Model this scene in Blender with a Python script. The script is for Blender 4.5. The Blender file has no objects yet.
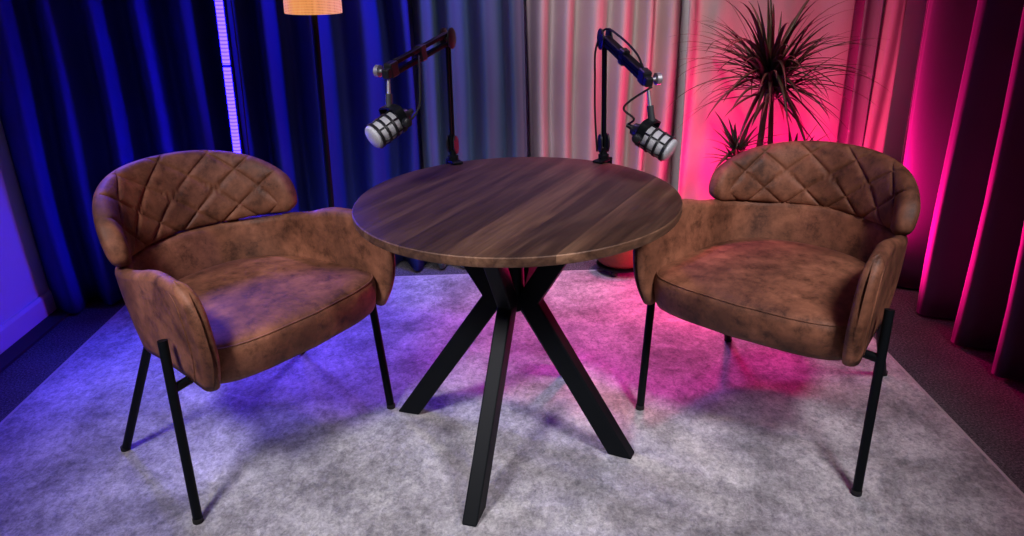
import bpy, bmesh, math, random
from mathutils import Vector, Matrix
random.seed(7)
S = bpy.context.scene
COL = S.collection
pi, sin, cos = math.pi, math.sin, math.cos

# ------------------------------------------------------------------ helpers
def link(name, me, mat=None, parent=None, smooth=True):
    o = bpy.data.objects.new(name, me)
    COL.objects.link(o)
    if mat: me.materials.append(mat)
    if parent: o.parent = parent
    if smooth:
        me.polygons.foreach_set('use_smooth', [True] * len(me.polygons))
    me.update()
    return o

class MB:
    """collects shapes for ONE mesh"""
    def __init__(s): s.v = []; s.f = []
    def add(s, v, f):
        b = len(s.v); s.v += [tuple(p) for p in v]; s.f += [tuple(i + b for i in q) for q in f]
    def box(s, c, d, M=None):
        x, y, z = d[0]/2, d[1]/2, d[2]/2
        v = [Vector((i*x, j*y, k*z)) for k in (-1, 1) for j in (-1, 1) for i in (-1, 1)]
        v = [(M @ p if M else p) + Vector(c) for p in v]
        s.add(v, [(0,2,3,1),(4,5,7,6),(0,1,5,4),(2,6,7,3),(0,4,6,2),(1,3,7,5)])
    def rings(s, R, cap=True, closed=False):
        n = len(R[0]); v = [p for r in R for p in r]; f = []
        m = len(R)
        for i in range(m if closed else m - 1):
            j = (i + 1) % m
            for k in range(n):
                l = (k + 1) % n
                f.append((i*n+k, i*n+l, j*n+l, j*n+k))
        if cap and not closed:
            f.append(tuple(range(n - 1, -1, -1))); f.append(tuple((m-1)*n + k for k in range(n)))
        s.add(v, f)
    def tube(s, pts, r, n=12, cap=True):
        P = [Vector(p) for p in pts]
        if not hasattr(r, '__len__'): r = [r]*len(P)
        R = []; up = None
        for i, p in enumerate(P):
            t = (P[min(i+1, len(P)-1)] - P[max(i-1, 0)]).normalized()
            if up is None:
                up = Vector((0, 0, 1)) if abs(t.z) < .9 else Vector((1, 0, 0))
            a = t.cross(up).normalized(); b = a.cross(t).normalized(); up = b
            R.append([p + (a*cos(2*pi*k/n) + b*sin(2*pi*k/n))*r[i] for k in range(n)])
        s.rings(R, cap)
    def lathe(s, prof, n=32, M=None):
        """prof: (r, z) list revolved about local z"""
        R = []
        for r, z in prof:
            q = [Vector((r*cos(2*pi*k/n), r*sin(2*pi*k/n), z)) for k in range(n)]
            R.append([M @ p if M else p for p in q])
        s.rings(R, True)
    def prism(s, poly, t, M=None):
        """poly in local xz, extruded +-t/2 in local y"""
        n = len(poly)
        v = [Vector((x, -t/2, z)) for x, z in poly] + [Vector((x, t/2, z)) for x, z in poly]
        if M: v = [M @ p for p in v]
        f = [tuple(range(n)), tuple(range(2*n-1, n-1, -1))]
        f += [(k, (k+1) % n + 0, (k+1) % n + n, k + n)[::-1] for k in range(n)]
        s.add(v, f)
    def build(s, name, mat, parent=None, smooth=True, bevel=0, seg=2, sharp=None):
        me = bpy.data.meshes.new(name); me.from_pydata([tuple(p) for p in s.v], [], s.f)
        bm = bmesh.new(); bm.from_mesh(me)
        bmesh.ops.recalc_face_normals(bm, faces=bm.faces)
        if sharp is not None:
            for e in bm.edges:
                if len(e.link_faces) == 2 and e.calc_face_angle(0) > math.radians(sharp): e.smooth = False
        bm.to_mesh(me); bm.free()
        o = link(name, me, mat, parent, smooth)
        if bevel:
            b = o.modifiers.new('bevel', 'BEVEL'); b.width = bevel; b.segments = seg; b.limit_method = 'ANGLE'
            b.angle_limit = math.radians(40); b.harden_normals = False
        return o

def frame(origin, zdir, xhint=(1, 0, 0)):
    z = Vector(zdir).normalized(); x = Vector(xhint); x = (x - z*x.dot(z)).normalized(); y = z.cross(x)
    M = Matrix((x, y, z)).transposed().to_4x4(); M.translation = Vector(origin); return M

def catmull(P, n=8):
    P = [Vector(p) for p in P]; out = []
    Q = [P[0]*2 - P[1]] + P + [P[-1]*2 - P[-2]]
    for i in range(1, len(Q) - 2):
        a, b, c, d = Q[i-1:i+3]
        for k in range(n):
            t = k/n
            out.append(.5*((2*b) + (c-a)*t + (2*a-5*b+4*c-d)*t*t + (3*b-a-3*c+d)*t**3))
    out.append(P[-1]); return out

def empty(name, loc, rz=0):
    o = bpy.data.objects.new(name, None); COL.objects.link(o)
    o.location = loc; o.rotation_euler = (0, 0, rz); o.empty_display_size = .1; return o
def tag(o, label, cat, group=None):
    o['label'] = label; o['category'] = cat
    if group: o['group'] = group
    return o
def struct(o): o['kind'] = 'structure'; return o
def copy_tree(o, parent=None):
    c = o.copy(); COL.objects.link(c)
    if parent: c.parent = parent
    for ch in list(o.children): copy_tree(ch, c)
    return c

# ------------------------------------------------------------------ materials
def mat(name, col=(.5, .5, .5), rough=.5, metal=0, **kw):
    m = bpy.data.materials.new(name); m.use_nodes = True
    b = m.node_tree.nodes['Principled BSDF']
    b.inputs['Base Color'].default_value = (*col, 1); b.inputs['Roughness'].default_value = rough
    b.inputs['Metallic'].default_value = metal
    for k, v in kw.items(): b.inputs[k].default_value = v
    return m
def nd(m, t, **kw):
    n = m.node_tree.nodes.new(t)
    for k, v in kw.items():
        if k in n.inputs: n.inputs[k].default_value = v
        else: setattr(n, k, v)
    return n
def lk(m, a, ao, b, bi): m.node_tree.links.new(a.outputs[ao], b.inputs[bi])
def ramp(m, stops):
    n = nd(m, 'ShaderNodeValToRGB'); e = n.color_ramp.elements
    while len(e) < len(stops): e.new(.5)
    for q, (p, c) in zip(e, stops): q.position = p; q.color = (*c, 1)
    return n
def coords(m, scale=(1, 1, 1), rot=(0, 0, 0), out='Object'):
    t = nd(m, 'ShaderNodeTexCoord'); p = nd(m, 'ShaderNodeMapping')
    p.inputs['Scale'].default_value = scale; p.inputs['Rotation'].default_value = rot
    lk(m, t, out, p, 'Vector'); return p
def noise(m, vec, scale, detail=4, rough=.55, dist=0):
    n = nd(m, 'ShaderNodeTexNoise'); n.inputs['Scale'].default_value = scale; n.inputs['Detail'].default_value = detail
    n.inputs['Roughness'].default_value = rough; n.inputs['Distortion'].default_value = dist
    lk(m, vec, 'Vector', n, 'Vector'); return n
def mixc(m, fac, a, b, mode='MIX'):
    n = nd(m, 'ShaderNodeMix', data_type='RGBA', blend_type=mode)
    for v, i in ((fac, 0), (a, 6), (b, 7)):
        if isinstance(v, tuple) and not hasattr(v[0], 'outputs'): n.inputs[i].default_value = (*v, 1)
        elif isinstance(v, (int, float)): n.inputs[i].default_value = v
        else: m.node_tree.links.new(v[0].outputs[v[1]], n.inputs[i])
    return n
def bump(m, src, out, strength, dist=.01):
    b = nd(m, 'ShaderNodeBump'); b.inputs['Strength'].default_value = strength; b.inputs['Distance'].default_value = dist
    lk(m, src, out, b, 'Height'); lk(m, b, 'Normal', m.node_tree.nodes['Principled BSDF'], 'Normal'); return b
def setc(m, n, o): m.node_tree.links.new(n.outputs[o], m.node_tree.nodes['Principled BSDF'].inputs['Base Color'])

def make_leather():
    m = mat('brown_suede', rough=.62, **{'Specular IOR Level': .35})
    c = coords(m)
    big = noise(m, c, 5.5, 5, .6, .3); r1 = ramp(m, [(.33, (.105, .040, .022)), (.5, (.215, .083, .044)), (.66, (.335, .135, .073))])
    lk(m, big, 'Fac', r1, 'Fac')
    sp = noise(m, c, 20, 7, .74, .15); r2 = ramp(m, [(.34, (.26, .24, .23)), (.47, (.78, .76, .75)), (.6, (1.12, 1.10, 1.10))])
    lk(m, sp, 'Fac', r2, 'Fac')
    mx = mixc(m, .85, (r1, 0), (r2, 0), 'MULTIPLY')
    setc(m, mx, 2)
    fine = noise(m, c, 160, 3, .6); bump(m, fine, 'Fac', .12, .004)
    rr = nd(m, 'ShaderNodeMapRange'); rr.inputs['To Min'].default_value = .48; rr.inputs['To Max'].default_value = .74
    lk(m, sp, 'Fac', rr, 'Value'); lk(m, rr, 'Result', m.node_tree.nodes['Principled BSDF'], 'Roughness')
    return m
def make_wood(name, rot, dark=1.0):
    m = mat(name, rough=.50, **{'Specular IOR Level': .3})
    c = coords(m, (1, 1, 1), (0, 0, rot))
    st = nd(m, 'ShaderNodeMapping'); st.inputs['Scale'].default_value = (.9, 9, 9); lk(m, c, 'Vector', st, 'Vector')
    sx = nd(m, 'ShaderNodeSeparateXYZ'); lk(m, c, 'Vector', sx, 'Vector')
    # boards run along local x: board index from y
    mu = nd(m, 'ShaderNodeMath', operation='MULTIPLY_ADD'); mu.inputs[1].default_value = 8.2; mu.inputs[2].default_value = 20.35
    lk(m, sx, 'Y', mu, 0)
    fl = nd(m, 'ShaderNodeMath', operation='FLOOR'); lk(m, mu, 0, fl, 0)
    wn = nd(m, 'ShaderNodeTexWhiteNoise', noise_dimensions='1D'); lk(m, fl, 0, wn, 'W')
    # grain
    ad = nd(m, 'ShaderNodeVectorMath', operation='ADD'); lk(m, st, 'Vector', ad, 0)
    sc = nd(m, 'ShaderNodeVectorMath', operation='SCALE'); sc.inputs['Scale'].default_value = 7; lk(m, wn, 'Color', sc, 0); lk(m, sc, 'Vector', ad, 1)
    g = noise(m, ad, 1.7, 6, .58, 1.2)
    r1 = ramp(m, [(.3, (.035*dark, .017*dark, .010*dark)), (.47, (.085*dark, .043*dark, .026*dark)), (.57, (.125*dark, .066*dark, .039*dark)), (.72, (.19*dark, .108*dark, .064*dark))])
    lk(m, g, 'Fac', r1, 'Fac')
    st2 = nd(m, 'ShaderNodeMapping'); st2.inputs['Scale'].default_value = (2.2, 48, 48); lk(m, c, 'Vector', st2, 'Vector')
    g2 = noise(m, st2, 2.0, 4, .6, .3); r2 = ramp(m, [(.3, (.62, .62, .62)), (.65, (1.2, 1.2, 1.2))]); lk(m, g2, 'Fac', r2, 'Fac')
    mx = mixc(m, .8, (r1, 0), (r2, 0), 'MULTIPLY')
    rb = ramp(m, [(.0, (.66, .64, .66)), (.7, (.92, .90, .90)), (1, (1.45, 1.36, 1.28))]); lk(m, wn, 'Value', rb, 'Fac')
    mb = mixc(m, .9, (mx, 2), (rb, 0), 'MULTIPLY'); setc(m, mb, 2)
    bump(m, g2, 'Fac', .08, .002)
    return m
def make_rug():
    m = mat('distressed_rug', rough=.95, **{'Specular IOR Level': .1})
    c = coords(m)
    a = noise(m, c, 3.2, 10, .74, .25); r1 = ramp(m, [(.38, (.21, .203, .215)), (.49, (.36, .35, .368)), (.54, (.45, .44, .455)), (.64, (.60, .59, .605))]); lk(m, a, 'Fac', r1, 'Fac')
    st = nd(m, 'ShaderNodeMapping'); st.inputs['Scale'].default_value = (1.4, 1, 1); lk(m, c, 'Vector', st, 'Vector')
    b = noise(m, st, 42, 8, .8, .4); r2 = ramp(m, [(.36, (.50, .50, .53)), (.5, (.95, .95, .95)), (.62, (1.28, 1.28, 1.28))]); lk(m, b, 'Fac', r2, 'Fac')
    mx = mixc(m, .85, (r1, 0), (r2, 0), 'MULTIPLY')
    d = noise(m, c, 130, 4, .75); r3 = ramp(m, [(.3, (.72, .72, .72)), (.7, (1.2, 1.2, 1.2))]); lk(m, d, 'Fac', r3, 'Fac')
    mx2 = mixc(m, .85, (mx, 2), (r3, 0), 'MULTIPLY'); setc(m, mx2, 2)
    bump(m, d, 'Fac', .25, .004); return m
def make_carpet():
    m = mat('dark_carpet', rough=.95, **{'Specular IOR Level': .1})
    c = coords(m)
    d = noise(m, c, 150, 4, .7); r = ramp(m, [(.35, (.028, .027, .032)), (.55, (.10, .095, .11)), (.75, (.25, .24, .27))]); lk(m, d, 'Fac', r, 'Fac')
    e = noise(m, c, 6, 4, .6); r2 = ramp(m, [(.3, (.75, .75, .75)), (.7, (1.15, 1.15, 1.15))]); lk(m, e, 'Fac', r2, 'Fac')
    mx = mixc(m, .8, (r, 0), (r2, 0), 'MULTIPLY'); setc(m, mx, 2)
    bump(m, d, 'Fac', .3, .004); return m
def make_fabric(name, col, var=.25, rough=.8, scale=300, sheen=.0):
    m = mat(name, col, rough, **{'Specular IOR Level': .2, 'Sheen Weight': sheen, 'Sheen Roughness': .4})
    c = coords(m)
    n = noise(m, c, scale, 3, .6); k = noise(m, c, 3, 3, .5)
    r = ramp(m, [(.3, tuple(x*(1-var) for x in col)), (.7, tuple(min(1, x*(1+var)) for x in col))]); lk(m, n, 'Fac', r, 'Fac')
    r2 = ramp(m, [(.3, (.85, .85, .85)), (.7, (1.1, 1.1, 1.1))]); lk(m, k, 'Fac', r2, 'Fac')
    mx = mixc(m, .7, (r, 0), (r2, 0), 'MULTIPLY'); setc(m, mx, 2)
    bump(m, n, 'Fac', .1, .002); return m

M = {}
M['leather'] = make_leather()
M['wood'] = make_wood('walnut_top', -1.06, .62)
M['edge'] = make_wood('walnut_edge', -1.06, 1.5)
M['black'] = mat('black_metal', (.004, .0055, .007), .5, **{'Specular IOR Level': .12})
M['blackp'] = mat('black_plastic', (.011, .012, .015), .38)
M['rubber'] = mat('rubber', (.008, .008, .008), .8)
M['chrome'] = mat('brushed_steel', (.62, .63, .66), .42, .8)
M['rug'] = make_rug()
M['binding'] = make_fabric('rug_binding', (.42, .40, .41), .15, .9, 400)
M['carpet'] = make_carpet()
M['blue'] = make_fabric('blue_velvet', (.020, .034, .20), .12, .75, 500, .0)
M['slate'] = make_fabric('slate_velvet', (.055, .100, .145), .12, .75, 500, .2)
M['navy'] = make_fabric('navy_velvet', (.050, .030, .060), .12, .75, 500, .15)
M['beige'] = make_fabric('beige_linen', (.40, .365, .345), .06, .85, 350)
M['grey'] = make_fabric('grey_linen', (.20, .18, .21), .06, .85, 350)
M['wall'] = mat('painted_wall', (.62, .62, .66), .7)
n_ = noise(M['wall'], coords(M['wall']), 120, 3, .6); bump(M['wall'], n_, 'Fac', .05, .002)
M['ceil'] = mat('ceiling_paint', (.25, .25, .25), .9)
M['skirt'] = mat('white_gloss', (.66, .66, .70), .45)
M['strip'] = mat('dark_strip', (.02, .02, .024), .7)

# ------------------------------------------------------------------ room
def slab(name, lo, hi, m):
    b = MB(); b.box([(a+c)/2 for a, c in zip(lo, hi)], [c-a for a, c in zip(lo, hi)])
    return b.build(name, m, smooth=False)
XL, XR, YB, YF, ZC = -1.99, 1.92, 3.62, -1.2, 2.75
struct(slab('floor', (XL-.1, YF, -.1), (XR+.1, YB+.1, 0), M['carpet']))
struct(slab('wall_left', (XL-.1, YF, 0), (XL, YB, ZC), M['wall']))
struct(slab('wall_back', (XL-.1, YB, 0), (XR+.1, YB+.1, ZC), M['wall']))
struct(slab('wall_right', (XR, YF, 0), (XR+.1, YB, ZC), M['wall']))
struct(slab('ceiling', (XL-.1, YF, ZC), (XR+.1, YB+.1, ZC+.1), M['ceil']))
b = MB(); b.prism([(XL, 0), (XL+.016, 0), (XL+.016, .085), (XL+.010, .1), (XL, .1)], 3.9, Matrix.Translation((0, YF+1.95+.42, 0)))
struct(b.build('baseboard_left', M['skirt'], smooth=False))
b = MB(); b.box((XL+.016+.037, 1.0, .004), (.074, 4.2, .008)); b.box((XL+.016+.076, 1.0, .006), (.006, 4.2, .012))
struct(b.build('trim_1', M['strip'], smooth=False))

# rug
rx0, rx1, ry0, ry1 = -1.685, 1.338, -.6, 3.27
rug = empty('area_rug', ((rx0+rx1)/2, (ry0+ry1)/2, 0))
tag(rug, 'large pale grey distressed rug lying under the table and both chairs', 'rug')
b = MB(); b.box((0, 0, .005), (rx1-rx0-.012, ry1-ry0-.012, .010)); b.build('pile', M['rug'], rug, smooth=False, bevel=.003)
b = MB(); w, h = (rx1-rx0)/2-.005, (ry1-ry0)/2-.005
for c, d in (((-w, 0, .0055), (.012, 2*h+.012, .011)), ((w, 0, .0055), (.012, 2*h+.012, .011)), ((0, h, .0055), (2*w-.012, .012, .011)), ((0, -h, .0055), (2*w-.012, .012, .011))): b.box(c, d)
b.build('binding', M['binding'], rug, smooth=False, bevel=.003)
RZ = .0112

# ------------------------------------------------------------------ curtains
def curtain(name, path, folds, m, label, ztop=2.6, zbot=.012, seed=0, sharp=1.0, group='floor length curtains around the room'):
    """path: plan polyline; folds: list of (arc position, amplitude) nodes with alternating sign"""
    rnd = random.Random(seed)
    P = catmull([(x, y, 0) for x, y in path], 24)
    L = [0]
    for a, c in zip(P, P[1:]): L.append(L[-1] + (c-a).length)
    tot = L[-1]
    def at(s):
        s = min(max(s, 0), tot - 1e-6)
        lo = 0
        for i in range(len(L)-1):
            if L[i] <= s <= L[i+1]: lo = i; break
        t = (s-L[lo])/max(1e-9, L[lo+1]-L[lo]); p = P[lo].lerp(P[lo+1], t); d = (P[lo+1]-P[lo]).normalized()
        return p, Vector((-d.y, d.x, 0))
    # fold profile
    def prof(s, k):
        for i in range(len(folds)-1):
            a, c = folds[i], folds[i+1]
            if a[0] <= s <= c[0]:
                t = (s-a[0])/(c[0]-a[0]); e = .5-.5*cos(pi*t)
                e = e + (sharp-1)*.12*sin(2*pi*t)
                return a[1]*(1-e) + c[1]*e
        return folds[-1][1]
    n = int(tot/.009); zs = [zbot + (ztop-zbot)*k/26 for k in range(27)]
    ph = [rnd.uniform(0, 6.3) for _ in range(4)]
    V = []; F = []
    for k, z in enumerate(zs):
        u = (z-zbot)/(ztop-zbot)
        for i in range(n+1):
            s = tot*i/n
            sh = .018*sin(1.9*z+ph[0]+s*1.3)*(1-u*.5) + .010*sin(4.1*z+ph[1]+s*5)*(1-u)
            p, nn = at(s)
            a = prof(min(max(s+sh, 0), tot), k)*(1.0 + .18*(1-u) + .1*sin(3*z+ph[2]+s*7))
            q = p + nn*a
            V.append((q.x, q.y, z))
    for k in range(26):
        for i in range(n):
            F.append((k*(n+1)+i, k*(n+1)+i+1, (k+1)*(n+1)+i+1, (k+1)*(n+1)+i))
    me = bpy.data.meshes.new(name); me.from_pydata(V, [], F)
    o = link(name, me, m)
    so = o.modifiers.new('thick', 'SOLIDIFY'); so.thickness = .005; so.offset = 0
    tag(o, label, 'curtain', group)
    return o
def foldlist(tot, period, amp, rnd, jit=.3, ajit=.35):
    s = 0; sg = 1; out = []
    while s < tot:
        out.append((s, sg*amp*rnd.uniform(1-ajit, 1+ajit*.6))); s += period/2*rnd.uniform(1-jit, 1+jit); sg = -sg
    out.append((max(tot, out[-1][0]+.01), sg*amp*.6)); return out
R1 = random.Random(3)
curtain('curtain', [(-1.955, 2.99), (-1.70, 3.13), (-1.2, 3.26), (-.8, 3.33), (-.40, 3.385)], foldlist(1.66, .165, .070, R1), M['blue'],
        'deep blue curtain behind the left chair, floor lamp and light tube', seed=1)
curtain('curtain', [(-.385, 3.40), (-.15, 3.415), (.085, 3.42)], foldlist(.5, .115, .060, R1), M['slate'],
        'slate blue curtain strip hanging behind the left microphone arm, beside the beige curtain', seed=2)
curtain('curtain', [(.10, 3.475), (.4, 3.475), (.765, 3.48)], foldlist(.72, .115, .045, R1), M['beige'],
        'pale beige pleated curtain hanging behind the right microphone', seed=3)
curtain('curtain', [(.77, 3.375), (1.1, 3.385), (1.47, 3.385)], [(0, -.02), (.05, .028), (.12, -.008), (.25, .006), (.40, -.008), (.55, .010), (.66, -.012), (.8, .02)], M['beige'],
        'nearly flat beige curtain behind the spiky plant, lit pink', seed=4)
curtain('curtain', [(1.495, 3.34), (1.53, 3.345), (1.565, 3.33)], [(0, .0), (.05, .022), (.10, -.01), (.16, .01)], M['grey'],
        'narrow grey curtain edge between the pink curtain and the dark one', seed=5)
curtain('curtain', [(1.58, 3.375), (1.61, 3.36), (1.665, 3.335)], [(0, 0), (.04, -.015), (.08, .02), (.13, -.02)], M['beige'],
        'thin beige curtain sliver glowing pink just before the dark curtain', seed=8)
fl_ = [(0, -.02), (.10, .09), (.25, -.10), (.40, .09), (.55, -.10), (.68, .09), (.80, -.10), (.91, .09), (1.02, -.10), (1.13, .09)]
fl_ += [(1.24 + .115*k, (-.10, .09)[k % 2]) for k in range(13)]
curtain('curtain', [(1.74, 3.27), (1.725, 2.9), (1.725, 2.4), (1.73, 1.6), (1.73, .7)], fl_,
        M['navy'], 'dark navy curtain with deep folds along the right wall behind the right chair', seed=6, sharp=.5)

# ------------------------------------------------------------------ table
TC = Vector((.0193, 2.0465, 0)); TB = Vector((.0, 2.02, 0))
tab = empty('round_table', (TC.x, TC.y, RZ))
tag(tab, 'round walnut pedestal table with black angled metal legs standing between the chairs', 'table')
H0, H1 = .721-RZ, .750-RZ
b = MB(); b.lathe([(.438, H0), (.4475, H0+.003), (.45, H0+.008), (.45, H1-.0035), (.4475, H1-.001)], 128)
edge = b.build('edge_band', M['edge'], tab, sharp=40)
b = MB(); b.lathe([(.4472, H1-.006), (.4478, H1-.0008), (.4462, H1), (.30, H1), (.001, H1)], 128)
top = b.build('tabletop', M['wood'], tab, sharp=40)
def tleg(foot, kr=.052, kz=.45, tr=.215, w=.060, t=.042):
    d = Vector((*foot, 0)) - TB; r = d.length; a = math.atan2(d.y, d.x)
    off = TB - TC
    F = Vector((r, 0)); K = Vector((kr, kz)); T = Vector((tr, H0))
    # mitred band of width w about F-K-T
    d1 = (K-F).normalized(); d2 = (T-K).normalized()
    n1 = Vector((-d1.y, d1.x)); n2 = Vector((-d2.y, d2.x))
    mi = (n1+n2).normalized(); mi = mi/mi.dot(n1)
    def cut(p, dd, nn, z):  # horizontal cut points at height z
        q = []
        for sgn in (1, -1):
            s = p + nn*sgn*w/2; s = s + dd*((z - s.y)/dd.y); q.append(s)
        return q
    f = cut(F, d1, n1, 0); tt = cut(T, d2, n2, H0)
    poly = [f[0], K+mi*w/2, tt[0], tt[1], K-mi*w/2, f[1]]
    Mx = Matrix.Translation((off.x, off.y, 0)) @ Matrix.Rotation(a, 4, 'Z')
    b = MB(); b.prism([(p.x, p.y) for p in poly], t, Mx)
    return b.build('leg', M['black'], tab, smooth=False, bevel=.004)
tleg((-.344, 2.141)); tleg((.303, 1.874)); tleg((-.122, 1.622)); tleg((.190, 2.35))
b = MB(); b.lathe([(.001, .415), (.034, .415), (.034, H0-.004), (.001, H0-.004)], 16, Matrix.Translation(TB-TC)); b.build('hub', M['black'], tab, sharp=40)
b = MB(); b.lathe([(.001, H0-.006), (.16, H0-.006), (.16, H0), (.001, H0)], 32, Matrix.Translation(TB-TC)); b.build('mounting_plate', M['black'], tab, sharp=40)

# ------------------------------------------------------------------ chairs
def plan(s, w, yf, yb, yc=-.02, e=2.35):
    """point on a U open to -y; s in [-1,1]"""
    A = .36
    sg = -1 if s < 0 else 1; u = abs(s)
    if u > 1-A:
        t = (u-(1-A))/A
        return Vector((sg*w*(1+.105*t**1.3), yc + (yf-yc)*t, 0))
    ph = u/(1-A)*pi/2
    return Vector((sg*w*sin(ph)**(2/e) if ph > 0 else 0, yc + (yb-yc)*max(0, cos(ph))**(2/e), 0))
def uarc(w, yf, yb, n):
    """n+1 points of the U evenly spaced by arc length (as s values)"""
    N = 900; P = [plan(-1+2*i/N, w, yf, yb) for i in range(N+1)]
    L = [0]
    for a, c in zip(P, P[1:]): L.append(L[-1]+(c-a).length)
    out = []; j = 0
    for k in range(n+1):
        t = L[-1]*k/n
        while j < N-1 and L[j+1] < t: j += 1
        out.append(-1+2*(j+(t-L[j])/max(1e-9, L[j+1]-L[j]))/N)
    return out, L[-1]
def smooth(a, b, x):
    t = min(1, max(0, (x-a)/(b-a))); return t*t*(3-2*t)

def chair(name, loc, rz, feet, label, zlo, ph):
    root = empty(name, (loc[0], loc[1], RZ), rz)
    tag(root, label, 'chair', 'brown tub chairs either side of the table')
    # ---- tub shell
    def wid(h): return .287 + .016*sin(min(1, h*1.05)*pi/2)**.9
    def yfr(h):
        if h > .45:
            t = (h-.45)/.55; return -.318 + .085*(1-(1-t**2.8)**(1/2.8))
        return -.318 + .040*((.45-h)/.45)**1.8
    def ybk(h): return .205 + .065*h
    ss, _ = uarc(.302, -.34, .27, 84)
    def ztop(s):
        y = plan(s, .302, -.34, .27).y
        return .592 + .026*smooth(.22, -.03, y) + .036*smooth(.05, -.20, y)
    zb = .387
    T = .042
    hs = [sin(pi/2*i/20) for i in range(21)]
    def ring(s, tk=1.0, push=0.0):
        zt = ztop(s); r = []
        def pt(h, ins, dz=0):
            hh = min(1, max(0, h))
            w = wid(hh); p = plan(s, w, yfr(hh), ybk(hh))
            e = 1e-3; a = plan(max(-1, s-e), w, yfr(hh), ybk(hh)); c = plan(min(1, s+e), w, yfr(hh), ybk(hh))
            d = (c-a).normalized(); nin = Vector((-d.y, d.x, 0))
            if nin.dot(Vector((0, -.03, 0))-p) < 0: nin = -nin
            q = p + nin*ins; q.z = zb + (zt-zb)*hh + dz
            if push:
                h0, h1 = max(0, hh-.02), min(1, hh+.02)
                n2 = Vector((-(zt-zb)*(h1-h0), yfr(h1)-yfr(h0))).normalized()
                q += Vector((0, n2.x*push, n2.y*push*.6))
            return q
        o = T/2*(1-tk); i_ = T - o
        for h in hs: r.append(pt(h*.97, o))
        for k in range(1, 6):
            a = pi*k/6; r.append(pt(.97+.03*sin(a), T/2 - (T/2-o)*cos(a), .012*sin(a)*tk))
        for h in reversed(hs): r.append(pt(h*.97, i_))
        return r
    R = []
    for a in (80, 60, 40, 20): R.append(ring(-1, cos(math.radians(a))**.8, .024*sin(math.radians(a))))
    for s in ss: R.append(ring(s))
    for a in (20, 40, 60, 80): R.append(ring(1, cos(math.radians(a))**.8, .024*sin(math.radians(a))))
    b = MB(); b.rings(R); sh = b.build('tub_shell', M['leather'], root)
    # piping along the arm front, outer face
    for sg in (-1, 1):
        pts = []
        for k in range(30):
            h = .02 + .95*k/29; s = sg*.945
            w = wid(h); p = plan(s, w, yfr(h), ybk(h)); p.x += sg*.0005; p.z = zb+(ztop(s)-zb)*h
            pts.append(p)
        b = MB(); b.tube(pts, [.0022*min(1, .05+(29-k)/6) for k in range(30)], 6); b.build('piping', M['leather'], sh)
    # ---- underside pan
    b = MB(); rr = []
    def outline(a, ax, bf, bb, ef=8.0, eb=2.4, yc=-.05):
        c, s_ = cos(a), sin(a); e = ef if s_ < 0 else eb
        return Vector((math.copysign(abs(c)**(2/e), c)*ax, yc + math.copysign(abs(s_)**(2/e), s_)*(bf if s_ < 0 else bb), 0))
    for z, k in ((.380, .80), (.374, .90), (.384, .955), (.402, .97)):
        rr.append([outline(2*pi*i/64, .275*k, .225*k, .245*k) + Vector((0, 0, z)) for i in range(64)])
    b.rings(rr); b.build('underside', M['blackp'], root, sharp=50)
    # ---- seat cushion
    b = MB(); rr = []
    for z, k, df in ((.388, .90, 0), (.378, .955, 0), (.380, .99, 0), (.395, 1.0, .004), (.43, 1.0, .012), (.462, 1.0, .012), (.476, .997, .008), (.484, .985, .004), (.489, .965, 0), (.494, .9, 0), (.499, .8, 0), (.504, .62, 0), (.507, .42, 0), (.509, .2, 0), (.5095, .02, 0)):
        ring_ = []
        for i in range(96):
            a = 2*pi*i/96; p = outline(a, .296*k, .252*k, .245*k)
            fr = smooth(-.16, -.29, p.y)
            p.y -= df*fr; p.x *= .87+.13*smooth(.08, -.28, p.y)
            # slightly bowed front edge
            p.y -= .036*fr*(1-(p.x/.296)**2)
            ring_.append(p + Vector((0, 0, z)))
        rr.append(ring_)
    b.rings(rr); seat = b.build('seat_cushion', M['leather'], root)
    b = MB(); pts = []
    for i in range(49, 96):
        a = 2*pi*i/96; k = .992; p = outline(a, .296*k, .252*k, .245*k); fr = smooth(-.16, -.29, p.y)
        if p.y > -.2: continue
        p.x *= .87+.13*smooth(.08, -.28, p.y); p.y -= .036*fr*(1-(p.x/.296)**2) + .006*fr
        pts.append(p + Vector((0, 0, .481)))
    b.tube(pts, .0024, 6); b.build('piping', M['leather'], seat)
    # ---- quilted back pad
    NS, NC = 300, 40
    PW, PB, PY, PHM = .322, .350, -.082, math.radians(68)
    def pplan(ph): return Vector((PW*sin(ph), PY + PB*cos(ph), 0))
    NP = 1200; PP = [pplan(PHM*k/NP) for k in range(NP+1)]; PL = [0]
    for a, c in zip(PP, PP[1:]): PL.append(PL[-1] + (c-a).length)
    smax = PL[-1]
    def ph_at(arc):
        t = abs(arc); lo, hi = 0, NP
        while hi-lo > 1:
            m_ = (lo+hi)//2
            if PL[m_] <= t: lo = m_
            else: hi = m_
        return math.copysign(PHM*(lo + (t-PL[lo])/max(1e-9, PL[hi]-PL[lo]))/NP, arc)
    rings_ = []
    for i in range(NS+1):
        q = -cos(pi*i/NS); q = .6*q + .4*(2*i/NS-1)   # denser at the ends
        arc = q*smax; ph_ = ph_at(arc); u = abs(q)
        top_ = .222*(1-u**2.6)**.58 if u < 1 else 0
        top_ = .085 + .138*max(0, 1-u**2.5)**.85
        low = 0; ue = min(1, max(0, (u-.90)/.10)); cap = max(.04, (1-ue*ue)**.5)
        rise = .018*smooth(.35, 1.0, u)
        z0, z1 = zlo+low+rise, zlo+max(top_*ph/.223 + rise*.55, low+rise+.004)
        zm = z0*.55 + z1*.45; z0, z1 = zm-(zm-z0)*cap, zm+(z1-zm)*cap
        th = .060*(.12+.88*cap)
        w_ring = []
        p = pplan(ph_); d = Vector((PW*cos(ph_), -PB*sin(ph_), 0)).normalized(); nin = Vector((d.y, -d.x, 0))
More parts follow.
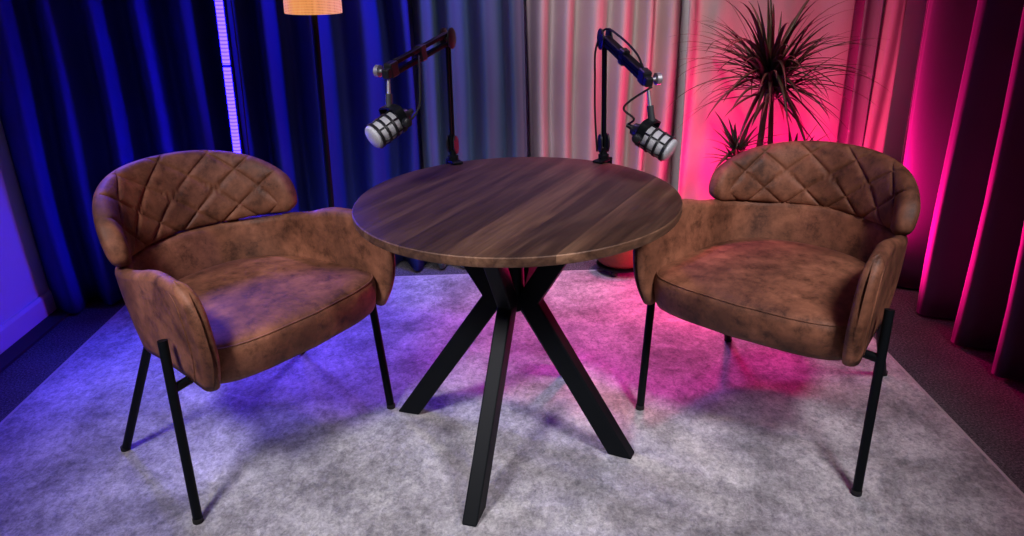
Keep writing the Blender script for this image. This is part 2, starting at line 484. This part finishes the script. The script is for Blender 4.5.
        zc, hh = (z0+z1)/2, (z1-z0)/2
        # superelliptic section
        def sec(a, inner):
            c, s_ = cos(a), sin(a); ex = 2/2.9
            nz = math.copysign(abs(s_)**ex, s_); nx = math.copysign(abs(c)**ex, c)
            return nx, nz
        K = 2*NC
        for k in range(K*2):
            a = 2*pi*k/(2*K)
            nx, nz = sec(a, True)
            z = zc + nz*hh
            lean = (.028+.030*(1-u*u))*(z-zlo)/.22                      # reclines outward
            dep = .030 + nx*th/2                          # depth inwards from the outer face
            if nx > 0:                                    # quilted front: diamonds in (arc, z)
                qu = smooth(.90, .76, u)*smooth(.02, .25, nx)
                A, B = arc/.138, (z-zlo-.105)/.108
                g1 = abs(((A+B) % 1)-.5); g2 = abs(((A-B) % 1)-.5)
                dist = min(.5-g1, .5-g2)*.085
                puff = min(1, dist/.016); groove = math.exp(-(dist/.0030)**2)
                dep += qu*(.005*(puff**.6) - .005 - .0045*groove)
            pt = p + nin*(dep-.012) - nin*lean
            pt.z = z; w_ring.append(pt)
        rings_.append(w_ring)
    b = MB(); b.rings(rings_); pad = b.build('back_pad', M['leather'], root)
    # welt line round the outer edge of the pad
    K = 2*NC
    # brackets joining pad and shell
    for sg in (-1, 1):
        p = plan(sg*.22, .285, -.3, .245); b = MB(); b.box((p.x, p.y, .605), (.035, .008, .06), Matrix.Rotation(-sg*.7, 4, 'Z').to_3x3())
        b.build('bracket', M['black'], root, smooth=False)
    # ---- frame and legs (feet in local coordinates)
    r = .0125
    fl, fr_, rl, rr_ = feet
    for sg, ft in ((-1, fl), (1, fr_)):
        b = MB(); t = Vector((sg*.340, -.180, .505)); f = Vector((ft[0], ft[1], 0))
        b.tube([f.lerp(t, .024), f.lerp(t, .5), t], r, 16); lg = b.build('leg', M['black'], root, sharp=50)
        b = MB(); b.lathe([(.001, 0), (r+.0015, 0), (r+.0015, .012), (.001, .012)], 16, Matrix.Translation(f)); b.build('foot_cap', M['rubber'], lg, sharp=50)
        k = f.lerp(t, .74)
        b = MB(); b.tube([k, Vector((sg*.18, k.y+.03, .372))], .012, 12); b.build('side_rail', M['black'], root, sharp=50)
    for sg, ft in ((-1, rl), (1, rr_)):
        b = MB(); t = Vector((sg*.242, .08, .40)); f = Vector((ft[0], ft[1], 0))
        b.tube([f.lerp(t, .024), f.lerp(t, .5), t], r, 16); lg = b.build('leg', M['black'], root, sharp=50)
        b = MB(); b.lathe([(.001, 0), (r+.0015, 0), (r+.0015, .012), (.001, .012)], 16, Matrix.Translation(f)); b.build('foot_cap', M['rubber'], lg, sharp=50)
    b = MB(); b.tube([(-.18, -.16, .370), (.18, -.16, .370)], .012, 12); b.tube([(-.19, .11, .372), (.19, .11, .372)], .012, 12)
    b.build('cross_rail', M['black'], root, sharp=50)
    return root
def local(loc, rz, P):
    out = []
    for x, y in P:
        dx, dy = x-loc[0], y-loc[1]; out.append((dx*cos(rz)+dy*sin(rz), -dx*sin(rz)+dy*cos(rz)))
    return out
LC, LR = (-.813, 2.085), .930
RC, RR = (.820, 2.107), -.738
chair('tub_chair', LC, LR, local(LC, LR, [(-.852, 1.638), (-.411, 2.162), (-1.196, 1.975), (-.799, 2.562)]),
      'brown suede tub chair with quilted back standing in front of the light tube', .606, .228)
chair('tub_chair', RC, RR, local(RC, RR, [(.396, 2.108), (.902, 1.663), (.798, 2.546), (1.250, 2.268)]),
      'brown suede tub chair with quilted back standing in front of the spiky plant', .597, .194)

# ------------------------------------------------------------------ boom arms and microphones
def boom(name, base, elbow, head, label, knob_side, gap=.0125, bw=.019, bh=.012, arc=1.0):
    """base on the table top, two parallel bars per segment"""
    B, E_, Hd = Vector(base), Vector(elbow), Vector(head)
    root = empty(name, B); tag(root, label, 'microphone arm', 'microphone boom arms clamped to the table')
    e, h = E_-B, Hd-B
    hz = Vector((h.x-e.x, h.y-e.y, 0)).normalized()            # arm plane
    sd = Vector((-hz.y, hz.x, 0))
    rad = (TC - Vector((B.x, B.y, 0))).normalized()
    # clamp over the table edge
    b = MB(); Mx = Matrix((rad, Vector((-rad.y, rad.x, 0)), Vector((0, 0, 1)))).transposed()
    b.box(rad*.012 + Vector((0, 0, .005)), (.055, .034, .008), Mx)
    b.box(-rad*.026 + Vector((0, 0, -.030)), (.010, .030, .078), Mx)
    b.box(-rad*.006 + Vector((0, 0, -.066)), (.050, .030, .008), Mx)
    cl = b.build('clamp', M['black'], root, smooth=False, bevel=.002)
    b = MB(); b.lathe([(.001, -.062), (.006, -.062), (.006, -.043), (.017, -.043), (.017, -.036), (.001, -.036)], 16); b.lathe([(.001, -.098), (.005, -.098), (.005, -.06), (.001, -.06)], 12)
    b.box((0, 0, -.098), (.045, .008, .007)); b.build('clamp_screw', M['chrome'], cl, sharp=40)
    b = MB(); b.lathe([(.001, .009), (.017, .009), (.017, .022), (.011, .026), (.011, .042), (.001, .042)], 20); b.build('swivel', M['black'], root, sharp=40)
    # lower hinge cheeks
    lo = Vector((0, 0, .045)); dlow = (e-lo).normalized()
    for sg in (-1, 1):
        Mf = frame(lo + dlow*.014 + sd*sg*.0125 - sd*.0025, sd, dlow)
        b = MB(); b.lathe([(.001, 0), (.015, 0), (.015, .005), (.001, .005)], 20, Mf @ Matrix.Diagonal((2.0, 1, 1, 1))); b.build('hinge_cheek', M['blackp'], root, sharp=40)
    # lower bars
    pn = dlow.cross(sd).normalized()
    for q in (-1, 1):
        b = MB(); b.tube([lo + pn*q*.0075, e + pn*q*.0075 - dlow*.01], .0048, 10); b.build('lower_bar', M['black'], root, sharp=50)
    # elbow
    for sg in (-1, 1):
        Mf = frame(e + sd*(sg*.0135) - sd*.003, sd, dlow)
        b = MB(); b.lathe([(.001, 0), (.021, 0), (.024, .0015), (.024, .0055), (.021, .007), (.001, .007)], 24, Mf @ Matrix.Diagonal((1.3, 1, 1, 1))); b.build('elbow_cheek', M['blackp'], root, sharp=40)
    Mf = frame(e - sd*.016, sd, dlow); b = MB(); b.lathe([(.001, 0), (.006, 0), (.006, .032), (.001, .032)], 12, Mf); b.build('elbow_bolt', M['chrome'], root, sharp=40)
    # upper bars
    du = (h-e).normalized(); pu = du.cross(sd).normalized()
    L = (h-e).length
    for q in (-1, 1):
        b = MB(); o = pu*q*gap
        Mb = Matrix((du, sd, du.cross(sd))).transposed()
        b.box(e + du*(L/2) + o, (L-.02, bw, bh), Mb); b.build('upper_bar', M['black'], root, smooth=False, bevel=.0025)
    Mb = Matrix((du, sd, du.cross(sd))).transposed()
    b = MB(); b.box(e + du*(L*.5), (.030, .024, .045), Mb); b.build('cable_sleeve', M['blackp'], root, smooth=False, bevel=.004)
    # head
    b = MB(); b.box(h - du*.002, (.036, .026, .040), Mb); b.box(h + Vector((0, 0, -.004)) + du*.018, (.028, .022, .026), Mb)
    hd = b.build('head_block', M['blackp'], root, smooth=False, bevel=.004)
    Mf = frame(h + du*.018 + sd*knob_side*.010, sd*knob_side, (0, 0, 1)); b = MB(); b.lathe([(.001, 0), (.005, 0), (.005, .012), (.0165, .014), (.0165, .026), (.014, .028), (.001, .028)], 14, Mf)
    b.build('thumb_screw', M['chrome'], hd, sharp=40)
    # cable lying along the arm
    bow = pu if pu.z > 0 else -pu
    off_ = (-hz*.3 + Vector((-.9, 0, 0))).normalized()*.024*arc - hz*.006
    pts = [Vector((0, 0, .03)) + off_*.8, Vector((0, 0, .15)) + off_*1.1, e - dlow*.12 + off_*1.1, e - dlow*.03 + off_, e + bow*(.010+.018*arc) - du*.004, e + du*(L*.35) + bow*(.006+.038*arc), e + du*(L*.75) + bow*(.006+.034*arc), h + bow*.020 - du*.02]
    b = MB(); b.tube(catmull(pts, 8), .0032, 8); b.build('cable', M['rubber'], root)
    return root, du
def mic(name, top, centre, axis, label, arm_pt, cable_pts, side):
    """top: where the stem leaves the arm head; centre: body centre; axis: towards the grille face"""
    C_ = Vector(centre); ax = Vector(axis).normalized(); T_ = Vector(top)
    root = empty(name, C_); tag(root, label, 'microphone', 'broadcast microphones hanging from the boom arms')
    up = (T_-C_).normalized()
    Mf = frame((0, 0, 0), ax, ax.cross(up))
    R_ = .0365
    b = MB(); b.lathe([(.001, -.058), (.016, -.058), (.018, -.050), (.029, -.038), (R_-.003, -.030), (R_-.003, .058), (R_-.006, .062), (.001, .062)], 36, Mf)
    body = b.build('body', M['grille'], root, sharp=50)
    b = MB(); b.lathe([(.001, -.060), (.017, -.060), (.019, -.050), (.030, -.037), (R_, -.029), (R_, -.014), (R_-.006, -.013)], 36, Mf); b.build('rear_cap', M['blackp'], root, sharp=50)
    for z0, z1 in ((.002, .009), (.027, .034), (.051, .0585)):
        b = MB(); b.lathe([(R_-.006, z0), (R_+.0012, z0), (R_+.0012, z1), (R_-.006, z1)], 36, Mf); b.build('band', M['blackp'], root, sharp=40)
    for k in range(6):
        a = 2*pi*(k+.5)/6; p0 = Mf @ Vector((cos(a)*(R_-.001), sin(a)*(R_-.001), -.014)); p1 = Mf @ Vector((cos(a)*(R_-.001), sin(a)*(R_-.001), .055))
        b = MB(); b.tube([p0, p1], .0022, 6); b.build('rib', M['blackp'], root)
    prof = [(R_-.002, .058), (R_-.003, .064), (R_-.007, .0680), (.014, .0705), (.001, .071)]
    b = MB(); b.lathe(prof, 36, Mf); b.build('grille_face', M['mesh'], root)
    # small pale mark on the black side of the body
    for k in range(3):
        a = -pi/2 + side*.55 + (k-1)*.17; b = MB(); pm = Mf @ Vector((cos(a)*(R_-.0005), sin(a)*(R_-.0005), -.021))
        nrm = (Mf.to_3x3() @ Vector((cos(a), sin(a), 0))); Mq = frame(pm, nrm, ax)
        b.lathe([(.001, 0), (.0035, 0), (.0035, .001), (.001, .001)], 10, Mq); b.build('badge', M['mark'], root, smooth=False)
    # yoke: U bracket round the body
    sx = ax.cross(up).normalized(); uu = sx.cross(ax).normalized()
    off = -ax*.020
    pts = [off + sx*.045 - uu*.004, off + sx*.045 + uu*.030, off + sx*.036 + uu*.043, off + uu*.047, off - sx*.036 + uu*.043, off - sx*.045 + uu*.030, off - sx*.045 - uu*.004]
    pts = catmull(pts, 6); b = MB(); RR = []
    for i, p in enumerate(pts):
        t = (pts[min(i+1, len(pts)-1)]-pts[max(i-1, 0)]).normalized(); n2 = ax.cross(t).normalized()
        RR.append([p + ax*.012 + n2*.002, p + ax*.012 - n2*.002, p - ax*.012 - n2*.002, p - ax*.012 + n2*.002])
    b.rings(RR); yk = b.build('yoke', M['black'], root, sharp=40)
    for sg in (-1, 1):
        Mk = frame(off + sx*sg*.042, sx*sg, ax); b = MB(); b.lathe([(.001, 0), (.008, 0), (.008, .006), (.0125, .007), (.0125, .020), (.010, .022), (.001, .022)], 16, Mk); b.build('side_knob', M['blackp'], yk, sharp=40)
    # stem
    st = off + uu*.045; tt = T_-C_
    b = MB(); b.tube([st, st.lerp(tt, .48)], .0095, 14); b.build('stem_collar', M['collar'], root, sharp=40)
    b = MB(); b.tube([st.lerp(tt, .40), tt], [.0055, .0045], 12); b.build('stem_rod', M['chrome'], root, sharp=40)
    # cable
    end = -ax*.058
    b = MB(); b.tube([end + ax*.004, end - ax*.022], [.0085, .0065], 12); b.build('plug', M['blackp'], root, sharp=40)
    pts = [end - ax*.022] + [Vector(p)-C_ for p in cable_pts]
    b = MB(); b.tube(catmull(pts, 8), .0032, 8); b.build('cable', M['rubber'], root)
    return root
M['grille'] = mat('silver_mesh', (.50, .51, .53), .55, .3)
c_ = coords(M['grille']); v_ = nd(M['grille'], 'ShaderNodeTexVoronoi'); v_.inputs['Scale'].default_value = 420; lk(M['grille'], c_, 'Vector', v_, 'Vector'); bump(M['grille'], v_, 'Distance', .6, .002)
M['mesh'] = mat('grille_mesh', (.48, .50, .54), .55, .3)
c_ = coords(M['mesh']); v_ = nd(M['mesh'], 'ShaderNodeTexVoronoi'); v_.inputs['Scale'].default_value = 480; lk(M['mesh'], c_, 'Vector', v_, 'Vector')
r_ = ramp(M['mesh'], [(.05, (.16, .17, .19)), (.45, (.62, .64, .68))]); lk(M['mesh'], v_, 'Distance', r_, 'Fac'); setc(M['mesh'], r_, 0); bump(M['mesh'], v_, 'Distance', .5, .002)
M['mark'] = mat('pale_mark', (.6, .6, .6), .5)
M['collar'] = mat('grey_collar', (.10, .105, .115), .35, .6)

LB = (-.179, 2.452, .750); RB = (.304, 2.405, .750)
LH = (-.310, 2.14, 1.094); RH = (.380, 2.14, 1.052)
boom('boom_arm', LB, (-.172, 2.42, 1.143), LH, 'black boom arm clamped to the table rim, reaching left in front of the blue curtains', -1, .0135, .018, .012, .25)
boom('boom_arm', RB, (.301, 2.40, 1.128), RH, 'black boom arm clamped to the table rim, reaching right in front of the beige curtain', 1, .0075, .024, .0135, 1.0)
mic('microphone', (-.318, 2.127, 1.070), (-.320, 2.112, .948), (-.70, -.60, -.38), 'silver and black microphone hanging above the left rear of the table, facing left',
    LH, [(-.27, 2.13, .955), (-.243, 2.15, .99), (-.238, 2.17, 1.06), (-.243, 2.24, 1.115)], -1)
mic('microphone', (.389, 2.135, 1.022), (.399, 2.120, .884), (.76, -.52, -.42), 'silver and black microphone hanging above the right rear of the table, facing right',
    RH, [(.352, 2.13, .94), (.325, 2.14, .965), (.340, 2.13, .99), (.395, 2.11, 1.03)], 1)

# ------------------------------------------------------------------ floor lamp
lx, ly = -.741, 3.0
lamp = empty('floor_lamp', (lx, ly, RZ)); tag(lamp, 'slim black floor lamp with glowing woven drum shade in front of the blue curtain', 'lamp')
b = MB(); b.lathe([(.001, 0), (.135, 0), (.14, .006), (.135, .016), (.03, .022), (.001, .022)], 40); b.build('base', M['black'], lamp, sharp=40)
b = MB(); b.tube([(0, 0, .02), (0, 0, .8), (0, 0, 1.27)], .0125, 14); b.build('pole', M['black'], lamp, sharp=50)
ms = bpy.data.materials.new('woven_shade'); ms.use_nodes = True; M['shade'] = ms
bs = ms.node_tree.nodes['Principled BSDF']; bs.inputs['Roughness'].default_value = .9
c_ = coords(ms, (1, 1, 1)); wv = nd(ms, 'ShaderNodeTexWave', wave_type='BANDS', bands_direction='Z'); wv.inputs['Scale'].default_value = 60; lk(ms, c_, 'Vector', wv, 'Vector')
c2 = coords(ms, (60, 60, 4)); n2 = noise(ms, c2, 2, 3, .6)
r_ = ramp(ms, [(.2, (.42, .24, .12)), (.8, (.95, .68, .42))]); mm = mixc(ms, .5, (wv, 'Fac'), (n2, 'Fac')); lk(ms, mm, 2, r_, 'Fac'); md = mixc(ms, 1.0, (r_, 0), (.35, .33, .30), 'MULTIPLY'); setc(ms, md, 2)
ml = mixc(ms, 1.0, (r_, 0), (1.0, .55, .27), 'MULTIPLY'); ms.node_tree.links.new(ml.outputs[2], bs.inputs['Emission Color']); bs.inputs['Emission Strength'].default_value = 1.1
b = MB(); n = 48; RR = []
for r, z in ((.104, 1.180), (.1045, 1.185), (.100, 1.45), (.097, 1.45), (.1005, 1.185), (.101, 1.180)):
    RR.append([(r*cos(2*pi*k/n), r*sin(2*pi*k/n), z) for k in range(n)])
b.rings(RR, closed=True); b.build('shade', ms, lamp, sharp=60)
M['bulb'] = mat('warm_bulb', (1, .8, .5), .4); M['bulb'].node_tree.nodes['Principled BSDF'].inputs['Emission Color'].default_value = (1, .6, .3, 1); M['bulb'].node_tree.nodes['Principled BSDF'].inputs['Emission Strength'].default_value = 25
b = MB(); b.lathe([(.001, 1.27), (.014, 1.27), (.014, 1.29), (.028, 1.325), (.022, 1.35), (.001, 1.36)], 20); b.build('bulb', M['bulb'], lamp)
b = MB()
for k in range(3):
    a = 2*pi*k/3; b.tube([(0, 0, 1.265), (.1*cos(a), .1*sin(a), 1.265)], .002, 6)
b.build('shade_carrier', M['black'], lamp)
for o_ in lamp.children:
    if not o_.name.startswith('base'): o_.rotation_euler = (0, .033, 0)

# ------------------------------------------------------------------ light tube
tx, ty = -1.128, 3.075
tube = empty('light_tube', (tx, ty, RZ)); tag(tube, 'tall glowing violet light tube standing behind the left chair', 'light tube')
b = MB(); b.box((0, .012, .75), (.050, .016, 1.46)); b.build('housing', M['black'], tube, smooth=False, bevel=.003)
b = MB(); b.lathe([(.001, 0), (.10, 0), (.10, .012), (.001, .012)], 32); b.box((0, .01, .02), (.06, .03, .03)); b.build('stand', M['black'], tube, sharp=40)
M['led'] = mat('violet_led', (.1, .1, .1), .4)
L_ = M['led']; c_ = coords(L_); sx_ = nd(L_, 'ShaderNodeSeparateXYZ'); lk(L_, c_, 'Vector', sx_, 'Vector')
mm = nd(L_, 'ShaderNodeMath', operation='MULTIPLY'); mm.inputs[1].default_value = 70; lk(L_, sx_, 'Z', mm, 0)
fr = nd(L_, 'ShaderNodeMath', operation='FRACT'); lk(L_, mm, 0, fr, 0)
r_ = ramp(L_, [(0, (.22, .10, 1)), (.25, (.80, .50, 1)), (.7, (.80, .50, 1)), (1, (.22, .10, 1))]); lk(L_, fr, 0, r_, 'Fac')
mu = mixc(L_, 1.0, (r_, 0), (.62, .5, 85.0), 'MULTIPLY')
bL = L_.node_tree.nodes['Principled BSDF']; L_.node_tree.links.new(mu.outputs[2], bL.inputs['Emission Color']); bL.inputs['Emission Strength'].default_value = 1.0
for z0, z1 in ((.03, .985), (.995, 1.47)):
    b = MB(); RR = []
    for z in (z0, z1):
        RR.append([(.0145*cos(pi*k/8), -.010*sin(pi*k/8) + .004, z) for k in range(9)])
    b.rings(RR); b.build('diffuser', L_, tube, sharp=50)
b = MB(); b.tube(catmull([(.040, .012, 1.46), (.046, .014, 1.0), (.043, .012, .5), (.05, .02, .03)], 8), .003, 6); b.build('cord', M['rubber'], tube)
for o_ in tube.children:
    if not o_.name.startswith('stand'): o_.rotation_euler = (0, .046, 0)

# ------------------------------------------------------------------ plant
px_, py_ = 1.02, 3.03
plant = empty('potted_plant', (px_, py_, RZ)); tag(plant, 'spiky dragon tree with thin arching leaves rising behind the right chair', 'plant')
M['leaf'] = mat('dark_leaf', (.035, .050, .022), .45); M['bark'] = mat('bark', (.10, .075, .05), .8)
c_ = coords(M['leaf']); n_ = noise(M['leaf'], c_, 9, 3); r_ = ramp(M['leaf'], [(.33, (.025, .040, .016)), (.5, (.065, .060, .026)), (.66, (.16, .04, .035))]); lk(M['leaf'], n_, 'Fac', r_, 'Fac'); setc(M['leaf'], r_, 0)
M['pot'] = mat('grey_pot', (.25, .24, .24), .6); M['soil'] = mat('soil', (.03, .02, .015), .95)
b = MB(); b.lathe([(.001, 0), (.105, 0), (.112, .01), (.14, .24), (.146, .255), (.138, .258), (.130, .235), (.001, .235)], 40); b.build('pot', M['pot'], plant, sharp=50)
b = MB(); b.lathe([(.001, .232), (.131, .232), (.10, .243), (.001, .246)], 30); b.build('soil', M['soil'], plant)
def crown(c, n, lmin, lmax, seed, spread=1.0):
    rnd = random.Random(seed); b = MB()
    for k in range(n):
        az = k*2.39996 + rnd.uniform(-.3, .3)
        el = math.radians(rnd.triangular(-50, 90, 42))
        L = rnd.uniform(lmin, lmax)*(1.0 if el < 1.2 else .85)
        base = Vector(c) + Vector((cos(az)*.012, sin(az)*.012, rnd.uniform(-.05, .03)))
        d = Vector((cos(az)*cos(el), sin(az)*cos(el), sin(el)))
        droop = rnd.uniform(.7, 2.0)*(1.0 if el > -.2 else .5)
        sdv = Vector((-sin(az), cos(az), 0)); w0 = rnd.uniform(.0072, .0112)
        p = base.copy(); V = []; N = 11; step = L/N; dd = d.copy()
        for i in range(N+1):
            t = i/N
            w = w0*(.75+.9*t if t < .28 else (1.0*(1-t)/.72)**.75) + .0004
            nn = dd.cross(sdv).normalized()
            V.append((p - sdv*w, p + nn*w*.30, p + sdv*w, p - nn*.0006 + nn*w*.2))
            p = p + dd*step
            dd = (dd + Vector((0, 0, -1))*droop*step*2.4*(.35+t*1.1)).normalized()
            if p.y > 3.33 - py_:
                p.y = 3.33 - py_
        b.rings([list(q) for q in V])
    return b
main = Vector((.0, -.01, .90))
def cane(pts, r, nm='cane'):
    P = catmull(pts, 8); b = MB(); b.tube(P, [r[0] + (r[1]-r[0])*i/(len(P)-1) for i in range(len(P))], 12); return b.build(nm, M['bark'], plant)
cane([(0, 0, .23), (-.02, -.01, .45), (-.012, -.012, .68), main], (.016, .010))
cane([(.02, .02, .23), (.045, .01, .42), (.030, .0, .64), (.012, -.005, .86)], (.013, .009))
cane([(-.04, 0, .23), (-.075, 0, .40), (-.10, 0, .575)], (.012, .008))
cane([(.05, -.02, .23), (.09, -.02, .38), (.12, -.02, .53)], (.012, .008))
crown(main, 135, .24, .46, 11).build('leaf_crown', M['leaf'], plant)
crown(main + Vector((.02, 0, -.06)), 50, .22, .40, 12).build('leaf_crown', M['leaf'], plant)
crown((-.10, 0, .59), 34, .10, .20, 13).build('leaf_crown', M['leaf'], plant)
crown((.12, -.02, .545), 34, .10, .19, 14).build('leaf_crown', M['leaf'], plant)

# ------------------------------------------------------------------ pouf behind the table
pf = empty('pouf', (.47, 3.33, 0)); tag(pf, 'low round tan leather pouf on black feet, half hidden behind the table', 'pouf')
M['tan'] = make_fabric('tan_leather', (.16, .05, .025), .1, .5, 120)
b = MB(); b.lathe([(.001, .052), (.10, .052), (.15, .066), (.185, .10), (.198, .16), (.198, .24), (.185, .285), (.14, .31), (.05, .316), (.001, .316)], 48, Matrix.Scale(.62, 4)); b.build('cushion', M['tan'], pf)
pf.location = (.50, 3.26, RZ)
b = MB(); b.lathe([(.001, .026), (.105, .026), (.112, .031), (.112, .036), (.001, .036)], 40); b.build('base_ring', M['black'], pf, sharp=40)
for k in range(4):
    a = math.radians(-118 + 90*k); b = MB(); b.lathe([(.001, 0), (.011, 0), (.016, .008), (.016, .02), (.01, .028), (.001, .028)], 16, Matrix.Translation((.088*cos(a), .088*sin(a), 0))); b.build('foot', M['rubber'], pf)

# ------------------------------------------------------------------ lights
def area(name, loc, to, size, power, col, spread=120, sy=None):
    d = bpy.data.lights.new(name, 'AREA'); d.energy = power; d.color = col; d.size = size; d.spread = math.radians(spread)
    if sy: d.shape = 'RECTANGLE'; d.size_y = sy
    o = bpy.data.objects.new(name, d); COL.objects.link(o); o.location = loc
    o.rotation_euler = (Vector(to)-Vector(loc)).to_track_quat('-Z', 'Y').to_euler(); return o
def spot(name, loc, to, power, col, ang=60, blend=.6, r=.06):
    d = bpy.data.lights.new(name, 'SPOT'); d.energy = power; d.color = col; d.spot_size = math.radians(ang); d.spot_blend = blend; d.shadow_soft_size = r
    o = bpy.data.objects.new(name, d); COL.objects.link(o); o.location = loc
    o.rotation_euler = (Vector(to)-Vector(loc)).to_track_quat('-Z', 'Y').to_euler(); return o
def point(name, loc, power, col, r=.05):
    d = bpy.data.lights.new(name, 'POINT'); d.energy = power; d.color = col; d.shadow_soft_size = r
    o = bpy.data.objects.new(name, d); COL.objects.link(o); o.location = loc; return o
WH = (.97, .925, .97)
spot('key_light_left', (-1.2, .40, 2.45), (-.50, 1.86, .45), 270, WH, 50, 1.0, .26)
spot('key_light_right', (1.2, .40, 2.45), (.50, 1.86, .45), 270, WH, 50, 1.0, .26)
area('curtain_wash', (.35, 2.3, 2.68), (.45, 3.45, 1.0), .3, 7, (1, .85, .84), 75)
spot('blue_wash', (.1, 3.0, 2.6), (-.90, 3.25, .6), 340, (.004, .035, 1), 55, 1.0, .10)
spot('blue_floor_wash', (-1.55, 3.0, 1.6), (-.95, 1.9, 0), 85, (.15, .09, 1), 85, .9, .10)
spot('violet_wash', (.1, 3.0, 2.6), (.0, 2.80, 0), 110, (.52, .24, 1), 66, 1.0, .15)
point('pink_uplight', (.84, 2.96, .16), 11, (1, .003, .15), .06)
spot('pink_uplight', (1.28, 3.06, .16), (1.25, 3.45, .6), 60, (1, .003, .15), 130, .8, .06)
spot('pink_uplight', (1.29, 3.06, .24), (1.66, 2.60, .70), 270, (1, .003, .20), 125, .7, .05)
spot('pink_uplight', (.86, 2.98, .16), (.80, 3.45, 1.0), 45, (1, .004, .15), 80, .9, .06)
spot('pink_wash', (.78, 3.2, 2.62), (.48, 2.74, 0), 240, (1, .012, .20), 40, .9, .12)

w = bpy.data.worlds.new('world'); S.world = w; w.use_nodes = True
w.node_tree.nodes['Background'].inputs['Color'].default_value = (.25, .22, .35, 1); w.node_tree.nodes['Background'].inputs['Strength'].default_value = .05

# ------------------------------------------------------------------ camera
cd = bpy.data.cameras.new('camera'); cam = bpy.data.objects.new('camera', cd); COL.objects.link(cam); S.camera = cam
th, roll = .3924, -.0327
cd.sensor_width = 36; cd.lens = 770/1024*36; cd.clip_start = .05
cam.matrix_world = Matrix.Translation((0, 0, 1.3855)) @ (Matrix.Rotation(pi/2 - th, 4, 'X') @ Matrix.Rotation(roll, 4, 'Z'))
S.view_settings.view_transform = 'Standard'; S.view_settings.look = 'None'; S.view_settings.exposure = 0; S.view_settings.gamma = 1
S.view_settings.use_curve_mapping = False
